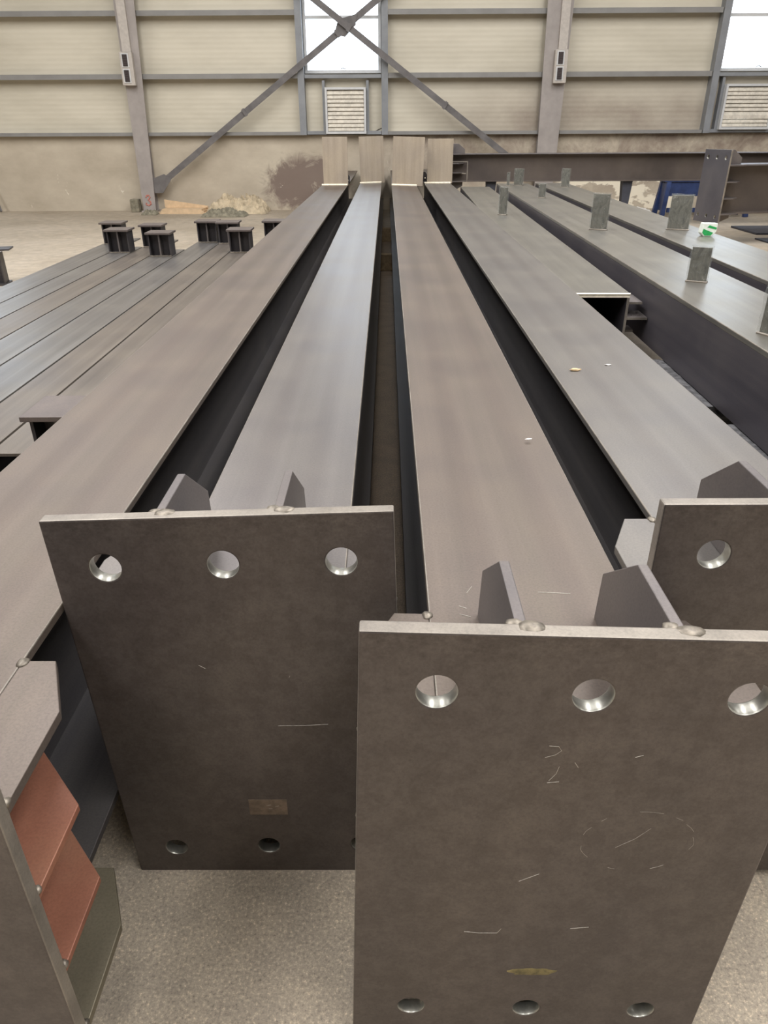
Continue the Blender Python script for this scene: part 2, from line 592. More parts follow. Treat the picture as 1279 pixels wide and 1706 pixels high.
# window posts and sill rails
for x in (-1.64, -0.035, 6.28, 7.94, -9.62, -7.98):
    n += 1
    bm = bmesh.new()
    bx(bm, x - 0.062, x + 0.062, YW - 0.20, YW - 0.19, 1.38, 6.4)
    bx(bm, x - 0.062, x - 0.054, YW - 0.19, YW - 0.001, 1.38, 6.4)
    bx(bm, x + 0.054, x + 0.062, YW - 0.19, YW - 0.001, 1.38, 6.4)
    struct('trim_%d' % n, bm, M['post'])
for x0, x1 in ((-1.57, -0.105), (6.35, 7.87)):
    for z in (2.375, 1.42):
        n += 1
        bm = bmesh.new()
        bx(bm, x0, x1, YW - 0.18, YW - 0.001, z - 0.03, z + 0.03)
        struct('trim_%d' % n, bm, M['post'])
for i, (x0, x1) in enumerate(((WX0, WX1), (VX0, VX1), (UX0, UX1))):
    bm = bmesh.new()
    w = 0.055
    y0, y1 = YW - 0.05, YW + 0.04
    bx(bm, x0, x0 + w, y0, y1, SILL - 0.03, 5.2)
    bx(bm, x1 - w, x1, y0, y1, SILL - 0.03, 5.2)
    for z in (SILL - 0.03, 3.30, 4.2, 5.15):
        bx(bm, x0 + w, x1 - w, y0, y1, z, z + 0.055)
    wn = struct('window_%d' % (i + 1), bm, M['frame_white'], bevel=0.004)
    for z0, z1 in ((SILL + 0.025, 3.30), (3.355, 4.2), (4.255, 5.15)):
        bm = bmesh.new()
        bx(bm, x0 + w, x1 - w, YW, YW + 0.012, z0, z1)
        obj('pane', bm, M['glass'], wn)
    bm = bmesh.new()
    tube(bm, [((x0 + x1) / 2 - 0.05, y0 - 0.012, SILL + 0.035), ((x0 + x1) / 2, y0 - 0.02, SILL + 0.06), ((x0 + x1) / 2 + 0.06, y0 - 0.012, SILL + 0.035)], 0.009)
    obj('catch', bm, M['post'], wn)


# building columns: H sections growing wider towards the roof
def building_column(name, label, xl0, xl1, xr0, xr1, lean):
    """front flange left/right edges at z=0 and z=3.6"""
    t = thing(name, label, 'column', ((xl0 + xr0) / 2, YW - 0.3, 0))
    cx = (xl0 + xr0) / 2
    def at(z, a0, a1):
        return a0 + (a1 - a0) * z / 3.6 - cx
    bm = bmesh.new()
    prism(bm, [(at(0, xl0, xl1), 0), (at(0, xr0, xr1), 0), (at(7.9, xr0, xr1), 7.9), (at(7.9, xl0, xl1), 7.9)], 1, 0, 0.02)
    obj('front_flange', bm, M['colpaint'], t)
    bm = bmesh.new()
    bx(bm, lean - 0.01, lean + 0.01, 0.02, 0.23, 0, 7.9)
    obj('web', bm, M['colpaint'], t)
    part_box('rear_flange', at(0, xl0, xl1), at(0, xr0, xr1), 0.23, 0.238, 0, 7.9, M['colpaint'], t)
    part_box('foot_plate', at(0, xl0, xl1) - 0.03, at(0, xr0, xr1) + 0.03, -0.05, 0.238, 0, 0.025, M['colpaint'], t)
    return t


cL = building_column('building_column', 'pale grey building column on the far wall, left of the middle window', -4.99, -4.98, -4.74, -4.60, 0.05)
cR = building_column('building_column', 'pale grey building column on the far wall, rising behind the crosswise beam', 2.99, 2.94, 3.34, 3.42, -0.05)
# red painted character low on the left column
bm = bmesh.new()
pts = [(-0.035, 0.27), (-0.02, 0.305), (0.02, 0.31), (0.035, 0.275), (0.0, 0.225), (0.03, 0.19), (0.04, 0.15), (0.0, 0.12), (-0.045, 0.14), (-0.04, 0.17)]
tube(bm, [(p[0] * 1.2, -0.003, p[1]) for p in pts], 0.014, 5)
obj('painted_mark', bm, M['red_paint'], cL)['label'] = 'faded red painted mark'


def switch_box(x, z, slant, label):
    t = thing('switch_box', label, 'switch box', (x, YW - 0.3, z), (0, slant, 0))
    part_box('housing', -0.12, 0.12, -0.12, 0, -0.27, 0.27, M['box_grey'], t, 0.008)
    part_box('trunking', -0.06, 0.10, -0.07, 0, 0.275, 4.6, M['box_grey'], t)
    for z0, z1 in ((-0.21, -0.02), (0.04, 0.23)):
        f = part_box('faceplate', -0.085, 0.055, -0.13, -0.121, z0 - 0.02, z1 + 0.02, M['frame_white'], t, 0.003)
        b = bmesh.new()
        bx(b, -0.06, 0.03, -0.14, -0.131, z0, z1)
        for k in range(5):
            zz = z0 + (z1 - z0) * (k + 0.3) / 5
            bx(b, -0.05, 0.02, -0.146, -0.1405, zz, zz + 0.018)
        obj('socket_row', b, M['breaker'], f)
    return t


switch_box(-4.87, 2.50, 0.01, 'grey switch box with two dark socket rows on the column left of the window')
switch_box(3.26, 2.50, -0.01, 'grey switch box with two dark socket rows on the column right of the window')


# cross braces
def brace(label, p0, p1):
    t = thing('brace_bar', label, 'brace', p0)
    d = Vector(p1) - Vector(p0)
    bm = bmesh.new()
    bar(bm, (0, 0, 0), d, 0.012, 0.11)
    bar(bm, (0, 0.045, 0), (d.x, d.y + 0.045, d.z), 0.08, 0.012)
    obj('angle_bar', bm, M['brace'], t)
    L = d.length
    for k in (0.25, 0.5, 0.75):
        bm = bmesh.new()
        p = d * k
        bar(bm, p - d.normalized() * 0.03 - Vector((0, 0.02, 0)), p + d.normalized() * 0.03 - Vector((0, 0.02, 0)), 0.03, 0.14)
        obj('clamp', bm, M['brace'], t)
    return t


b1 = brace('diagonal brace bar rising from the left column foot up across the window', (-4.60, 15.98, 0.50), (2.78, 15.98, 5.60))
b2 = brace('diagonal brace bar falling from the window down to the right column behind the crosswise beam', (2.93, 15.90, 0.62), (-4.3, 15.90, 5.64))
bm = bmesh.new()
c = Vector((-0.77 + 4.60, -0.02, 3.155 - 0.50))
prism(bm, [(c.x - 0.2, c.z - 0.12), (c.x, c.z - 0.16), (c.x + 0.2, c.z + 0.02), (c.x + 0.24, c.z + 0.2), (c.x, c.z + 0.14), (c.x - 0.12, c.z + 0.12)], 1, c.y, c.y + 0.008)
obj('gusset_plate', bm, M['brace'], b1)
bm = bmesh.new()
prism(bm, [(-0.12, -0.15), (0.05, -0.15), (0.25, 0.1), (0.12, 0.2), (-0.12, 0.12)], 1, -0.012, -0.002)
obj('gusset_plate', bm, M['brace'], b1)


def louver(x0, x1, z0, z1, label, bent=False):
    t = thing('louver_vent', label, 'vent', ((x0 + x1) / 2, YW - 0.2, z0))
    w, h = (x1 - x0) / 2, z1 - z0
    bm = bmesh.new()
    for a in ((-w, -w + 0.04, 0, h), (w - 0.04, w, 0, h), (-w + 0.04, w - 0.04, 0, 0.04), (-w + 0.04, w - 0.04, h - 0.04, h)):
        bx(bm, a[0], a[1], -0.06, 0.195, a[2], a[3])
    obj('frame', bm, M['frame_white'], t, 0.003)
    part_box('backing', -w + 0.04, w - 0.04, 0.12, 0.13, 0.04, h - 0.04, M['brace'], t)
    ns = 10
    for k in range(ns):
        z = 0.05 + (h - 0.10) * k / ns
        dz = (h - 0.10) / ns
        bm = bmesh.new()
        tilt = 0.03
        if bent and k == 2:
            tilt = 0.0
        y0 = -0.045
        prism(bm, [(y0, z), (y0 + 0.008, z), (y0 + 0.008 + tilt, z + dz), (y0 + tilt, z + dz)], 0, -w + 0.042, w - 0.042)
        obj('slat', bm, M['louver'], t)
    for s in (-1, 1):
        part_box('bracket_post', s * (w + 0.03) - 0.025, s * (w + 0.03) + 0.025, 0.05, 0.195, -0.02, h + 0.12, M['post'], t)
    return t


louver(-1.19, -0.40, 1.40, 2.19, 'white louvered wall vent under the middle window')
v2 = louver(6.50, 7.47, 1.44, 2.21, 'pale louvered wall vent at far right with daylight through a bent slat', True)
bm = bmesh.new()
bx(bm, -0.38, 0.12, 0.10, 0.118, 0.16, 0.21)
obj('gap', bm, M['glass'], v2)['label'] = 'bright daylight showing between the slats'

bm = bmesh.new()
tube(bm, [(-0.335, YW - 0.1, 1.43), (-0.28, YW - 0.12, 1.405), (-0.16, YW - 0.1, 1.47), (-0.08, YW - 0.14, 1.50), (-0.05, YW - 0.15, 1.7)], 0.01)
tag(obj('cable', bm, M['breaker']), 'thin dark cable running from the middle wall vent to the window post', 'cable')

# ------------------------------------------------------------------ steel columns lying in a row


def trapezoid(bm, x_in, x_out, y0, L, cut_y, cut_x, z0, z1):
    """horizontal stiffener: from x_in out to x_out, chamfered at the far outer corner"""
    s = 1 if x_out > x_in else -1
    prism(bm, [(x_in, y0), (x_out, y0), (x_out, y0 + L - cut_y), (x_out - s * cut_x, y0 + L), (x_in, y0 + L)], 2, z0, z1)


def steel_column(label, x, z, y, wid, dep, length, mat, roll=0.0, yaw=0.0, e_top=0.195, plate_w=0.62, plate_h=0.93,
                 plate_dx=0.0, end_h=0.0, end_w=None, end_dx=0.0, end_y=0.0, s=1.0, rust=False, group='four large steel columns lying side by side', holes=True):
    """origin: middle of the top flange, at the rear face of the base plate; runs along +Y"""
    t = thing('steel_beam', label, 'steel column', (x, y, z), (0, roll, yaw), group)
    hw = wid / 2
    ft, wt, pt = 0.018 * s, 0.012 * s, 0.025 * s
    tf = part_box('top_flange', -hw, hw, 0, length, -ft, 0, [mat, M['cut_edge']], t, 0.0025)
    tf.modifiers[0].material = 1
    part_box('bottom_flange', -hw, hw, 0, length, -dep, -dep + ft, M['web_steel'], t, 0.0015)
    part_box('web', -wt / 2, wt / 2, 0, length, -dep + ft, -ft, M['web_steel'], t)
    # base plate
    zt = e_top
    zb = zt - plate_h
    px0, px1 = plate_dx - plate_w / 2, plate_dx + plate_w / 2
    hs = []
    if holes:
        for k in (-1, 0, 1):
            hs.append((plate_dx + k * 0.208 * s, zt - 0.097 * s, 0.0275 * s))
            hs.append((plate_dx + k * 0.208 * s, zb + 0.092 * s, 0.0235 * s))
    bm = bmesh.new()
    holed_plate(bm, px0, px1, zb, zt, -pt, 0, hs)
    bp = obj('base_plate', bm, [M['plate_steel'], M['cut_edge'], M['bore']], t, 0.003 * s)
    # upright gussets above (and below) the flanges
    gt = 0.016 * s
    for k in (-1, 1):
        gx = plate_dx + k * 0.103 * s
        bm = bmesh.new()
        H = zt - 0.002
        prism(bm, [(0, 0), (0, H), (0.155 * s, H), (0.285 * s, H - 0.1 * s), (0.285 * s, 0)], 0, gx - gt / 2, gx + gt / 2)
        obj('gusset', bm, M['gusset_steel'], t, 0.002 * s)
        bb = dep
        Hb = plate_h - dep - zt - 0.01
        if Hb > 0.06 * s:
            bm = bmesh.new()
            prism(bm, [(0, -bb), (0, -bb - Hb), (0.12 * s, -bb - Hb), (0.26 * s, -bb - Hb * 0.5), (0.26 * s, -bb)], 0, gx - gt / 2, gx + gt / 2)
            obj('gusset', bm, M['gusset_steel'], t)
        # weld lump where the gusset meets the plate
        bm = bmesh.new()
        blob(bm, (gx + 0.012 * s, -0.006 * s, H - 0.001), 0.017 * s, k + 3, (1.25, 0.8, 0.42))
        blob(bm, (gx - 0.008 * s, 0.006 * s, H - 0.004 * s), 0.013 * s, k + 9, (1.0, 0.8, 0.5))
        obj('weld_bead', bm, M['weld'], t)
    # stiffeners at flange level and across the web, both sides
    st = 0.014 * s
    zs = [(-ft, 0.0, hw), (-dep * 0.33 - st, -dep * 0.33, wt / 2), (-dep * 0.66 - st, -dep * 0.66, wt / 2), (-dep, -dep + ft, hw)]
    for side in (-1, 1):
        xo = plate_dx + side * (plate_w / 2 - 0.002 * s)
        for i, (z0, z1, xin) in enumerate(zs):
            bm = bmesh.new()
            cyx = (0.115, 0.052) if i in (0, 3) else (0.135, 0.125)
            trapezoid(bm, side * (xin + 0.0005), xo, 0, 0.285 * s, cyx[0] * s, cyx[1] * s, z0, z1 - 0.0006)
            m = (mat if i == 0 else M['olive_steel']) if i in (0, 3) else (M['rust_steel'] if rust else M['web_steel'])
            o = obj('stiffener', bm, m, t, 0.0015)
            if rust and i in (1, 2):
                o['label'] = 'rust-red stiffener plate'
        spots = [((xo - side * 0.004, 0.004, z1), 0.008 * s, 20 + i, (1, 1, 0.8)) for i, (z0, z1, xin) in enumerate(zs)]
        spots += [((side * (hw + 0.002), 0.28 * s, -0.001), 0.010 * s, 31, (1, 1.2, 0.6)), ((side * (hw - 0.004), 0.004, 0.004), 0.012 * s, 33, (0.9, 1.6, 1.0))]
        if group.startswith('four'):
            for sp in spots:
                bm = bmesh.new()
                blob(bm, *sp)
                obj('weld_bead', bm, M['weld'], t)
    # fillet weld across the flange at the plate
    bm = bmesh.new()
    tube(bm, [(-hw + 0.01 + (wid - 0.02) * k / 40, 0.003, 0.003 + 0.001 * math.sin(k * 2.1)) for k in range(41)], 0.006 * s, 6)
    obj('weld_bead', bm, M['weld'], t)
    # far end: upright connection plate
    if end_h:
        ew = end_w or wid
        bm = bmesh.new()
        bx(bm, end_dx - ew / 2, end_dx + ew / 2, end_y - 0.03, end_y - 0.01, 0.0006, end_h)
        obj('connection_plate', bm, M['end_plate'], t, 0.002)
        part_box('connection_rib', -0.008, 0.008, end_y - 0.0095, end_y + 0.28, 0.0006, end_h - 0.01, M['web_steel'], t)
        bm = bmesh.new()
        tube(bm, [(-hw + wid * k / 20, end_y - 0.034, 0.006) for k in range(21)], 0.016, 6)
        o = obj('weld_bead', bm, M['bright_weld'], t)
        o['label'] = 'bright ground weld seam'
    return t, bp


M['end_plate'] = steel('end_plate', rgb(150, 138, 120), rgb(168, 155, 136), rgb(182, 169, 149), streak=(9, 9, 0.4), metal=0.2, rough=(0.5, 0.7))

colA, plA = steel_column('leftmost large steel column, with rust-red stiffeners behind its end plate',
                         -0.787, 0.737, 0.635, 0.385, 0.536, 15.47, M['tan_steel'], plate_w=0.60, end_y=11.3, end_h=0.65, end_w=0.37, end_dx=0.02, rust=True)
colB, plB = steel_column('large steel column with bluish sheen, behind the dark end plate at left',
                         -0.255, 0.725, 1.095, 0.344, 0.522, 15.0, M['blue_steel'], roll=math.radians(-1.7), e_top=0.198, plate_w=0.605, plate_dx=-0.031,
                         end_y=11.5, end_h=0.66, end_w=0.38, end_dx=0.03)
colC, plC = steel_column('tan steel column in the middle, its scratched end plate nearest and at lower right',
                         0.259, 0.737, 0.753, 0.374, 0.536, 15.35, M['tan_steel'], roll=math.radians(1.9), plate_w=0.625, plate_dx=0.010,
                         end_y=11.05, end_h=0.65, end_w=0.46, end_dx=0.045)
colD, plD = steel_column('grey steel column right of the tan one, end plate cropped by the right frame edge',
                         0.766, 0.755, 1.080, 0.392, 0.555, 15.03, M['grey_steel'], plate_w=0.62, plate_dx=0.0,
                         end_y=10.9, end_h=0.60, end_w=0.38, end_dx=0.03)
for c_, x0, y0 in ((colA, 0.165, 11.6), (colD, -0.19, 11.3)):
    bm = bmesh.new()
    prism(bm, [(x0 - 0.03, 0.0006), (x0 + 0.05, 0.0006), (x0 + 0.05, 0.10), (x0 + 0.02, 0.14), (x0 - 0.03, 0.14)], 1, y0, y0 + 0.016)
    obj('clip_plate', bm, M['stub_steel'], c_)
    bm = bmesh.new()
    blob(bm, (x0 + 0.02, y0 - 0.006, 0.05), 0.012, 3, (1, 0.6, 1))
    obj('bolt_head', bm, M['bright_weld'], c_)

# marks on the two nearest plates (plate faces lie in the base plate's XZ plane)


def on_plate(col, plate_y, pts_world, r, name, mat, label=None):
    inv = col.matrix_basis.inverted()
    for pts in pts_world:
        bm = bmesh.new()
        loc = [inv @ Vector((p[0], plate_y, p[1])) for p in pts]
        tube(bm, loc, r, 5)
        o = obj(name, bm, mat, col)
        if label:
            o['label'] = label


yC = 0.728
on_plate(colC, yC, [[(0.223, 0.744), (0.236, 0.743), (0.241, 0.735), (0.233, 0.727), (0.219, 0.722)],
                    [(0.241, 0.704), (0.238, 0.690), (0.229, 0.676)], [(0.227, 0.672), (0.244, 0.674)],
                    [(0.345, 0.722), (0.356, 0.726)], [(0.262, 0.712), (0.268, 0.702)]], 0.00045, 'scratch', M['scratch'], 'pale scratch mark')
circ = []
for a0, a1 in ((20, 38), (46, 60), (70, 100), (128, 142), (150, 168), (188, 212), (245, 255), (290, 306), (345, 372)):
    circ.append([(0.376 + 0.085 * math.cos(math.radians(a)) * (1 + 0.02 * math.sin(a)), 0.545 + 0.066 * math.sin(math.radians(a))) for a in range(a0, a1 + 1, 8)])
circ.append([(0.345, 0.532), (0.372, 0.552), (0.392, 0.575)])
on_plate(colC, yC, circ, 0.00022, 'scratch', M['scratch'], 'dash of a faint scratched circle')
on_plate(colC, yC, [[(0.125, 0.322), (0.15, 0.318), (0.18, 0.318), (0.186, 0.330)], [(0.30, 0.330), (0.33, 0.334)], [(0.205, 0.452), (0.235, 0.470)]], 0.0005, 'scratch', M['scratch'])


def patch(col, plate_y, cx, cz, w, h, mat, name, label, ragged=0.0):
    inv = col.matrix_basis.inverted()
    bm = bmesh.new()
    n_ = 28
    pts = []
    for k in range(n_):
        a = 2 * PI * k / n_
        if ragged:
            r = 1 + ragged * noise.noise(Vector((math.cos(a) * 2, math.sin(a) * 2, 4)))
            pts.append((cx + w / 2 * math.cos(a) * r, cz + h / 2 * math.sin(a) * r))
    if not ragged:
        pts = [(cx - w / 2, cz - h / 2), (cx + w / 2, cz - h / 2), (cx + w / 2, cz + h / 2), (cx - w / 2, cz + h / 2)]
    lo = [bm.verts.new(inv @ Vector((p[0], plate_y - 0.0004, p[1]))) for p in pts]
    hi = [bm.verts.new(inv @ Vector((p[0], plate_y + 0.001, p[1]))) for p in pts]
    bm.faces.new(lo)
    bm.faces.new(list(reversed(hi)))
    for k in range(len(pts)):
        bm.faces.new([lo[k], hi[k], hi[(k + 1) % len(pts)], lo[(k + 1) % len(pts)]])
    o = obj(name, bm, mat, col)
    o['label'] = label
    return o


M['tape_mark'] = plain('tape_mark', rgb(124, 108, 92), 0.55, 0.2, 0.25, 60)
patch(colB, 1.07, -0.259, 0.209, 0.082, 0.046, M['tape_mark'], 'paint_mark', 'small brownish rectangular mark')
on_plate(colB, 1.07, [[(-0.262, 0.214), (-0.252, 0.216)], [(-0.244, 0.210), (-0.236, 0.213)], [(-0.258, 0.204), (-0.25, 0.204)]], 0.0006, 'scratch', M['scratch'])
patch(colC, yC, 0.247, 0.208, 0.085, 0.020, M['smudge'], 'paint_mark', 'olive smudge', 0.5)
on_plate(colB, 1.07, [[(-0.36, 0.60), (-0.348, 0.592)], [(-0.19, 0.57), (-0.188, 0.574)], [(-0.22, 0.445), (-0.16, 0.446), (-0.12, 0.449)]], 0.0004, 'scratch', M['scratch'])
# scratches on the tan column's flange near its plate
for k in range(14):
    bm = bmesh.new()
    x0 = -0.17 + random.random() * 0.09
    y0 = 0.02 + random.random() * 0.35
    a = random.uniform(-0.6, 1.9)
    L = random.uniform(0.015, 0.05)
    tube(bm, [(x0, y0, 0.0003), (x0 + L * math.cos(a) * 0.6, y0 + L * math.sin(a), 0.0003)], 0.0006, 4)
    obj('scratch', bm, M['scratch'], colC)
bm = bmesh.new()
tube(bm, [(0.02, 0.36, 0.0003), (0.08, 0.358, 0.0003)], 0.0006, 4)
obj('scratch', bm, M['scratch'], colC)

# timber bearers under the big columns (seen in the slot between the columns)
for y, lab in ((8.9, 'timber bearer seen in the gap under the large columns, the nearer of two'), (11.4, 'timber bearer under the far ends of the large columns')):
    bm = bmesh.new()
    bx(bm, -0.98, 0.92, y, y + 0.09, 0, 0.188)
    tag(obj('timber_bearer', bm, M['wood'], None, 0.006), lab, 'timber')

# ------------------------------------------------------------------ box beams on the right


def box_beam(label, xl, z, y0, length, wid, dep, yaw, open_end=False):
    t = thing('box_beam', label, 'steel beam', (xl, y0, z), (0, 0, yaw), 'steel box beams at right')
    th, tt = 0.014, 0.022
    tp = part_box('top_plate', 0, wid, 0, length, -tt, 0, [M['box_steel'], M['cut_edge']], t, 0.003)
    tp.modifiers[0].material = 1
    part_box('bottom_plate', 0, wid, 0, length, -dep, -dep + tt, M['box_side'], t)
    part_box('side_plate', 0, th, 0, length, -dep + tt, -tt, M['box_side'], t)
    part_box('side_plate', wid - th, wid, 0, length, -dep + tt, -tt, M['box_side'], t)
    return t


bE = box_beam('steel box beam with open dark sawn end, lying against the grey column', 0.853, 0.730, 3.88, 7.75, 0.420, 0.31, -0.0300, True)
bm = bmesh.new()
tube(bm, [(0.420 * k / 20, -0.001, -0.004) for k in range(21)], 0.006, 5)
bx(bm, 0.001, 0.419, -0.0025, 0.0, -0.021, -0.001)
obj('cut_edge', bm, M['bright_weld'], bE)['label'] = 'bright flame-cut edge'
bm = bmesh.new()
bx(bm, 0.407, 0.4195, -0.002, 0.0, -0.30, -0.022)
obj('cut_edge', bm, M['cut_edge'], bE)
for (z, w, y0, y1, nh) in ((-0.055, 0.085, 0.05, 0.25, 0), (-0.125, 0.108, 0.0, 0.17, 4), (-0.205, 0.06, 0.06, 0.16, 0)):
    bm = bmesh.new()
    t_ = bmesh.new()
    hs = [(0.420 + w * (0.3 + 0.42 * (k % 2)), y0 + 0.05 + 0.06 * (k // 2), 0.009) for k in range(nh)]
    holed_plate(t_, 0.4205, 0.420 + w, y0, y1, 0, 0.012, hs, 16)
    for v in t_.verts:
        v.co = Vector((v.co.x, v.co.z, z - v.co.y))
    o = obj('lug_plate', t_, [M['gusset_steel'], M['cut_edge'], M['breaker']], bE)
    bm.free()
bF = box_beam('second steel box beam from the right, carrying several film-wrapped lugs', 1.344, 0.79, 2.16, 9.15, 0.448, 0.32, -0.0245)
bG = box_beam('rightmost steel box beam, packet lying on its shiny top', 1.922, 0.79, 1.44, 9.93, 0.4425, 0.32, -0.0215)


def lug(beam, x, y, w, h, turn=0.0, holes=False):
    """welded upright lug on a box beam, wrapped in clear film; x, y in world"""
    if beam is not bE:
        x, y, w, h = x * 1.029, y * 1.029, w * 1.029, h * 1.029
    p = beam.matrix_basis.inverted() @ Vector((x, y, beam.location.z))
    bm = bmesh.new()
    bx(bm, -w / 2, w / 2, -0.010, 0.010, 0.0005, h)
    o = obj('lug', bm, M['lug_film_glints'], beam, 0.002)
    o.location = (p.x, p.y, 0)
    o.rotation_euler = (0, 0, turn)
    bm = bmesh.new()
    t_ = bmesh.new()
    bx(t_, -w / 2 - 0.006, w / 2 + 0.006, -0.017, 0.017, 0.012, h + 0.008)
    bmesh.ops.subdivide_edges(t_, edges=t_.edges[:], cuts=6, use_grid_fill=True)
    for v in t_.verts:
        k = noise.noise(v.co * 34 + Vector((x * 7, y * 5, 0)))
        v.co += Vector((0.004 * k, 0.006 * k, 0.005 * noise.noise(v.co * 28)))
    bm.free()
    obj('film_wrap', t_, M['film'], o)
    bm = bmesh.new()
    for sy in (-1, 1):
        tube(bm, [(-w / 2 - 0.006 + (w + 0.012) * k / 10, sy * 0.013, 0.003) for k in range(11)], 0.006, 6)
    obj('weld_bead', bm, M['cut_edge'], o)


lug(bE, 1.15, 7.72, 0.078, 0.25, -0.6)
lug(bF, 1.763, 10.6, 0.12, 0.20, -0.6)
lug(bF, 1.61, 10.5, 0.03, 0.16, -0.2)
lug(bF, 1.703, 8.63, 0.07, 0.14, -0.5)
lug(bF, 1.60, 5.83, 0.12, 0.25, -0.5)
lug(bF, 1.552, 3.74, 0.09, 0.166, -0.5)
lug(bF, 1.425, 2.68, 0.085, 0.18, -1.1)
lug(bG, 2.30, 10.2, 0.10, 0.218, -0.5)
lug(bG, 2.192, 5.81, 0.15, 0.24, -0.4)

# packet on the rightmost box beam
t = thing('packet', 'small white and green packet standing on the rightmost box beam', 'packet', (2.342, 5.618, 0.7905))
bm = bmesh.new()
prism(bm, [(-0.035, 0.0), (0.02, 0.0), (0.052, 0.03), (0.055, 0.088), (-0.05, 0.09), (-0.058, 0.025)], 1, -0.03, 0.03)
obj('wrapper', bm, M['packet_white'], t, 0.004)
bm = bmesh.new()
prism(bm, [(-0.03, 0.006), (0.015, 0.006), (0.03, 0.025), (-0.045, 0.052), (-0.05, 0.026)], 1, -0.0312, -0.0302)
prism(bm, [(-0.02, 0.062), (0.048, 0.046), (0.05, 0.06), (-0.005, 0.076)], 1, -0.0312, -0.0302)
obj('printed_band', bm, M['packet_green'], t)['label'] = 'green printed stripes'


# rough concrete supports under the box beams
def rough_block(x0, x1, y0, y1, z1, label, seed):
    bm = bmesh.new()
    bx(bm, x0, x1, y0, y1, 0, z1)
    bmesh.ops.subdivide_edges(bm, edges=bm.edges[:], cuts=9, use_grid_fill=True)
    for v in bm.verts:
        if v.co.z > 0.01:
            k = noise.noise(v.co * 9 + Vector((seed, 0, 0)))
            k2 = noise.noise(v.co * 23 + Vector((0, seed, 0)))
            v.co += Vector((0.02 * k, 0.02 * k2, -abs(0.016 * k) - 0.002))
    tag(obj('concrete_block', bm, M['block']), label, 'concrete block', 'concrete supports under the box beams')


rough_block(1.25, 1.79, 2.88, 3.56, 0.469, 'long rough grey concrete block under the second box beam', 1.0)
rough_block(1.25, 1.74, 2.24, 2.66, 0.469, 'short rough grey concrete block under the near end of the second box beam', 5.0)
rough_block(1.45, 2.35, 8.6, 9.0, 0.469, 'rough concrete block under the far ends of the box beams', 9.0)
rough_block(1.90, 2.35, 3.0, 3.4, 0.469, 'rough concrete block under the rightmost box beam', 12.0)
rough_block(1.00, 1.34, 6.9, 7.3, 0.418, 'rough concrete block under the sawn box beam', 15.0)

# ------------------------------------------------------------------ columns lying crosswise at the far side
colX, plX = steel_column('dark steel column lying crosswise before the far wall, behind the long columns',
                         1.06, 1.121, 13.3, 0.26, 0.42, 8.5, M['grey_purple'], yaw=-PI / 2 + 0.0, e_top=0.145, plate_w=0.42, plate_h=0.70, s=0.78, group='crosswise steel columns', holes=False)
colY, plY = steel_column('steel column lying crosswise at right, its three-hole end plate facing the long columns',
                         4.55, 1.04, 11.02, 0.38, 0.63, 6.0, M['grey_purple'], yaw=-PI / 2 + math.radians(11), e_top=0.18, plate_w=0.60, plate_h=0.93, group='crosswise steel columns')
for o in list(colX.children) + list(colY.children):
    if o.name.startswith(('web', 'bottom_flange')):
        o.data.materials[0] = M['cross_brown']
    if o.name.startswith('base_plate'):
        o.data.materials[0] = M['grey_purple']
    if o.name.startswith('stiffener'):
        o.data.materials[0] = M['gusset_steel']
        o.name = 'stiffener'
# square welded frame on the near-left end of the crosswise column
bm = bmesh.new()
for z0, z1, y0, y1 in ((-0.125, -0.110, 0.0, 0.27), (-0.300, -0.285, 0.0, 0.25), (-0.42, -0.11, 0.262, 0.276)):
    bx(bm, 0.131, 0.145, y0 + 0.001, y1, z0, z1)
obj('welded_frame', bm, M['cut_edge'], colX)


def stand(x, y, h, label, mat, w=0.10):
    t = thing('stand', label, 'stand', (x, y, 0), (0, 0, 0), 'stands under the crosswise columns')
    bm = bmesh.new()
    prism(bm, [(-w * 0.6, h), (-w * 0.25, 0.02), (w * 0.25, 0.02), (w * 0.6, h)], 1, -w / 2, w / 2)
    obj('leg', bm, mat, t)
    part_box('foot', -w, w, -w, w, 0, 0.02, mat, t)
    return t


stand(4.03, 13.32, 0.70, 'dark tapered stand carrying the middle of the crosswise column', M['dark_steel'], 0.14)
stand(1.75, 13.32, 0.70, 'dark tapered stand carrying the left end of the crosswise column', M['dark_steel'], 0.14)
stand(8.4, 13.32, 0.70, 'dark tapered stand carrying the right end of the crosswise column', M['dark_steel'], 0.14)
for dx, lab in ((1.2, 'dark stand behind the three-hole end plate'), (4.6, 'dark stand at the far right under the crosswise column')):
    a = math.radians(11)
    stand(4.55 + dx * math.cos(a), 11.02 + dx * math.sin(a), 0.409, lab, M['dark_steel'], 0.22)

# blue trestle
t = thing('trestle', 'dark blue steel trestle standing behind the three-hole end plate', 'trestle', (5.9, 14.7, 0))
for sx in (-0.72, 0.72):
    for sy in (-0.22, 0.22):
        bm = bmesh.new()
        bar(bm, (sx + (0.06 if sx > 0 else -0.06), sy, 0.0), (sx, sy * 0.7, 0.60), 0.08, 0.08, up=(0, 1, 0))
        obj('leg', bm, M['blue_paint'], t)
    part_box('end_panel', sx - 0.03, sx + 0.03, -0.14, 0.14, 0.10, 0.58, M['blue_paint'], t)
part_box('top_beam', -0.8, 0.8, -0.2, 0.2, 0.601, 0.64, M['blue_paint'], t, 0.006)
part_box('rail', -0.688, 0.688, -0.175, -0.145, 0.36, 0.598, M['blue_paint'], t, 0.004)
part_box('rail', -0.688, 0.688, -0.19, -0.15, 0.08, 0.16, M['blue_paint'], t, 0.004)

# flat plates on the floor at the far right
bm = bmesh.new()
bx(bm, 5.75, 8.6, 11.95, 12.9, 0.001, 0.03)
tag(obj('steel_plate', bm, M['dark_steel'], None, 0.004), 'dark flat steel slab on the floor under the crosswise columns at far right', 'steel plate')

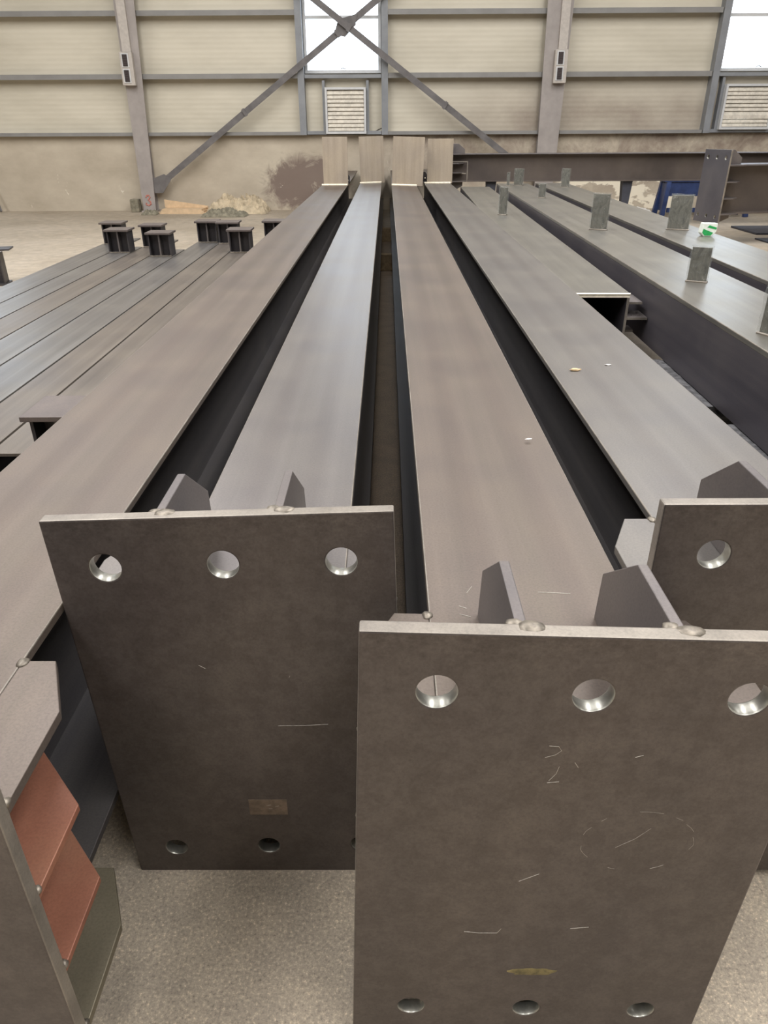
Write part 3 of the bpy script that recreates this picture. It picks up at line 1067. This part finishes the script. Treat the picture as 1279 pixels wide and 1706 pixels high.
# ------------------------------------------------------------------ low stack of narrow beams at left with upright stubs
SY = -0.010
spans = [(-1.315, -1.075, 2.25, 8.75), (-1.56, -1.325, 2.55, 7.95), (-1.785, -1.57, 1.6, 8.70), (-2.055, -1.795, 1.4, 8.75), (-2.305, -2.065, 1.4, 7.85),
         (-2.55, -2.315, 1.4, 8.6), (-2.775, -2.56, 1.4, 8.05), (-3.06, -2.785, 1.4, 8.75)]
stub_y = [(8.43, 2.47), (7.69, None), (8.33, None), (8.43, None), (7.47, None), (8.10, None), (7.72, None), (8.33, None)]
words = ['nearest the large columns, stub at near end', 'second from the large columns', 'third from the large columns', 'fourth from the large columns',
         'fifth from the large columns', 'sixth from the large columns', 'second from the outer left side', 'outermost on the left beside the open floor']


def add_stub(beam, cx, y, h=0.22, w=0.21):
    s_ = bpy.data.objects.new('stub', None)
    COL.objects.link(s_)
    s_.empty_display_size = 0.05
    s_.parent = beam
    s_.location = (cx, y, 0.0005)
    z1 = h - 0.019
    part_box('web', -w / 2 + 0.0125, w / 2 - 0.0125, -0.006, 0.006, 0, z1, M['stub_steel'], s_)
    for sx in (-1, 1):
        x = sx * (w / 2 - 0.006)
        part_box('flange', x - 0.006, x + 0.006, -0.085, 0.085, 0, z1, M['stub_steel'], s_)
    for sy in (-1, 1):
        part_box('rib', -0.007, 0.007, min(sy * 0.0065, sy * 0.083), max(sy * 0.0065, sy * 0.083), 0, z1, M['gusset_steel'], s_)
    part_box('cap_plate', -w / 2 - 0.018, w / 2 + 0.018, -0.115, 0.115, z1 + 0.0005, h, M['cap_steel'], s_, 0.002)
    bm = bmesh.new()
    tube(bm, [(-w / 2, -0.089, 0.004), (w / 2, -0.089, 0.004)], 0.005, 5)
    obj('weld_bead', bm, M['weld'], s_)


for (x0, x1, y0, y1), (sa, sb), wd in zip(spans, stub_y, words):
    cx = (x0 + x1) / 2 + 0.05
    t = thing('narrow_beam', 'narrow steel beam in the low left row, ' + wd, 'steel beam', (cx, 0, 0.40), (0, 0, -SY), 'narrow beams lying in the low left row')
    w = (x1 - x0) / 2 - 0.001
    part_box('top_flange', -w, w, y0, y1, -0.014, 0, M['stack_brown' if words.index(wd) in (0, 1, 2, 5) else 'stack_steel'], t, 0.0015)
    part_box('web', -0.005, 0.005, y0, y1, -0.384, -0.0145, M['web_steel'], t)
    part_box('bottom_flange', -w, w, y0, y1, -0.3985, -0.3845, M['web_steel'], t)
    add_stub(t, 0, sa)
    if sb:
        add_stub(t, 0, sb, 0.22, 0.185)

# upright steel piece cropped by the left frame edge
t = thing('steel_upright', 'dark upright steel piece standing on the floor at the left frame edge', 'steel piece', (-4.36, 8.14, 0), (0, 0, 0.25))
part_box('web', -0.14, 0.17, -0.008, 0.008, 0.02, 0.36, M['stub_steel'], t)
part_box('flange', 0.171, 0.185, -0.09, 0.09, 0.02, 0.33, M['stub_steel'], t)
part_box('flange', -0.155, -0.141, -0.09, 0.09, 0.02, 0.36, M['stub_steel'], t)
part_box('foot_plate', -0.18, 0.21, -0.12, 0.12, 0, 0.0195, M['stub_steel'], t)
part_box('cap_plate', -0.2, 0.30, -0.12, 0.12, 0.3605, 0.375, M['stub_steel'], t)

# ------------------------------------------------------------------ things by the far wall, left


def crumple(name, label, cat, cx, cy, w, d, h, mat, seed, n_=36):
    bm = bmesh.new()
    g = []
    for i in range(n_ + 1):
        row = []
        for j in range(n_ + 1):
            u, v = i / n_ * 2 - 1, j / n_ * 2 - 1
            r = max(abs(u), abs(v))
            env = max(0.0, 1 - r ** 2.2)
            p = Vector((u * 2.2 + seed, v * 2.2, seed * 0.7))
            k = 0.40 + 0.40 * noise.noise(p) + 0.42 * (1 - abs(noise.noise(p * 2.1)) * 2.6) * 0.7 + 0.30 * (0.5 - abs(noise.noise(p * 4.4)) * 2)
            z = max(0.004, h * env ** 0.6 * k) if r < 1 else 0.002
            row.append(bm.verts.new((u * w / 2 * (1 + 0.15 * noise.noise(Vector((v * 2, seed, 1)))), v * d / 2 * (1 + 0.15 * noise.noise(Vector((u * 2, seed, 5)))), z)))
        g.append(row)
    for i in range(n_):
        for j in range(n_):
            f = bm.faces.new([g[i][j], g[i + 1][j], g[i + 1][j + 1], g[i][j + 1]])
            f.smooth = False
    o = obj(name, bm, mat)
    o.location = (cx, cy, 0)
    sol = o.modifiers.new('thick', 'SOLIDIFY')
    sol.thickness = 0.006
    sol.offset = 1
    return tag(o, label, cat)


M['tarp'] = plain('tarp', rgb(128, 122, 104), 0.9, 0, 0.35, 14)
crumple('cloth_heap', 'crumpled beige canvas heap on the floor by the far wall', 'cloth', -2.98, 15.75, 1.15, 0.8, 0.42, M['canvas'], 2.0)
crumple('tarpaulin', 'crumpled grey-green tarpaulin in front of the beige canvas heap', 'cloth', -3.15, 15.06, 0.85, 0.42, 0.17, M['tarp'], 6.0, 26)
t = thing('cardboard_sheet', 'flat tan cardboard sheets on the floor between column foot and canvas heap', 'cardboard', (-4.05, 15.75, 0), (0, 0, -0.05))
for k in range(3):
    part_box('sheet', -0.48 + 0.03 * k, 0.46 - 0.04 * k, -0.28, 0.27 - 0.02 * k, 0.001 + 0.03 * k, 0.03 + 0.03 * k, M['cardboard'], t)
bm = bmesh.new()
prism(bm, [(-0.46, 0.0915), (0.42, 0.0915), (0.42, 0.12), (-0.46, 0.24)], 1, 0.05, 0.09)
obj('sheet', bm, M['cardboard'], t)
crumple('rag', 'small crumpled rag at the foot of the left building column', 'cloth', -4.70, 15.4, 0.30, 0.22, 0.12, M['tarp'], 11.0, 16)
bm = bmesh.new()
bx(bm, -5.22, -5.05, 15.85, 16.05, 0, 0.24)
tag(obj('wood_block', bm, M['tarp'], None, 0.01), 'dark block standing on the floor left of the left building column', 'block')
bm = bmesh.new()
bar(bm, (-7.9, 15.9, 0.02), (-8.15, 16.1, 0.75), 0.03, 0.05)
tag(obj('steel_bar', bm, M['brace']), 'thin dark bar leaning on the far wall at the left edge', 'bar')

# white paint flakes and rubble near the wall under the crosswise column
crumple('plastic_sheet', 'crumpled whitish plastic on the floor under the crosswise column', 'plastic', 5.0, 15.6, 0.5, 0.3, 0.1, M['white_chip'], 17.0, 16)

# chips lying on the flanges
for (x, y, z, r, m, lab) in ((0.650, 2.432, 0.7555, 0.014, 'chip', 'tan wood chip lying on the grey column'), (0.779, 2.495, 0.7555, 0.008, 'white_chip', 'white crumb beside the wood chip on the grey column'),
                             (0.388, 1.843, 0.742, 0.007, 'white_chip', 'white crumb on the right side of the tan column'), ):
    bm = bmesh.new()
    blob(bm, (0, 0, r * 0.35), r, x * 10, (1.3, 0.6, 0.35), 2, 0.8)
    o = obj('chip', bm, M[m])
    o.location = (x, y, z - 0.0015)
    tag(o, lab, 'chip')
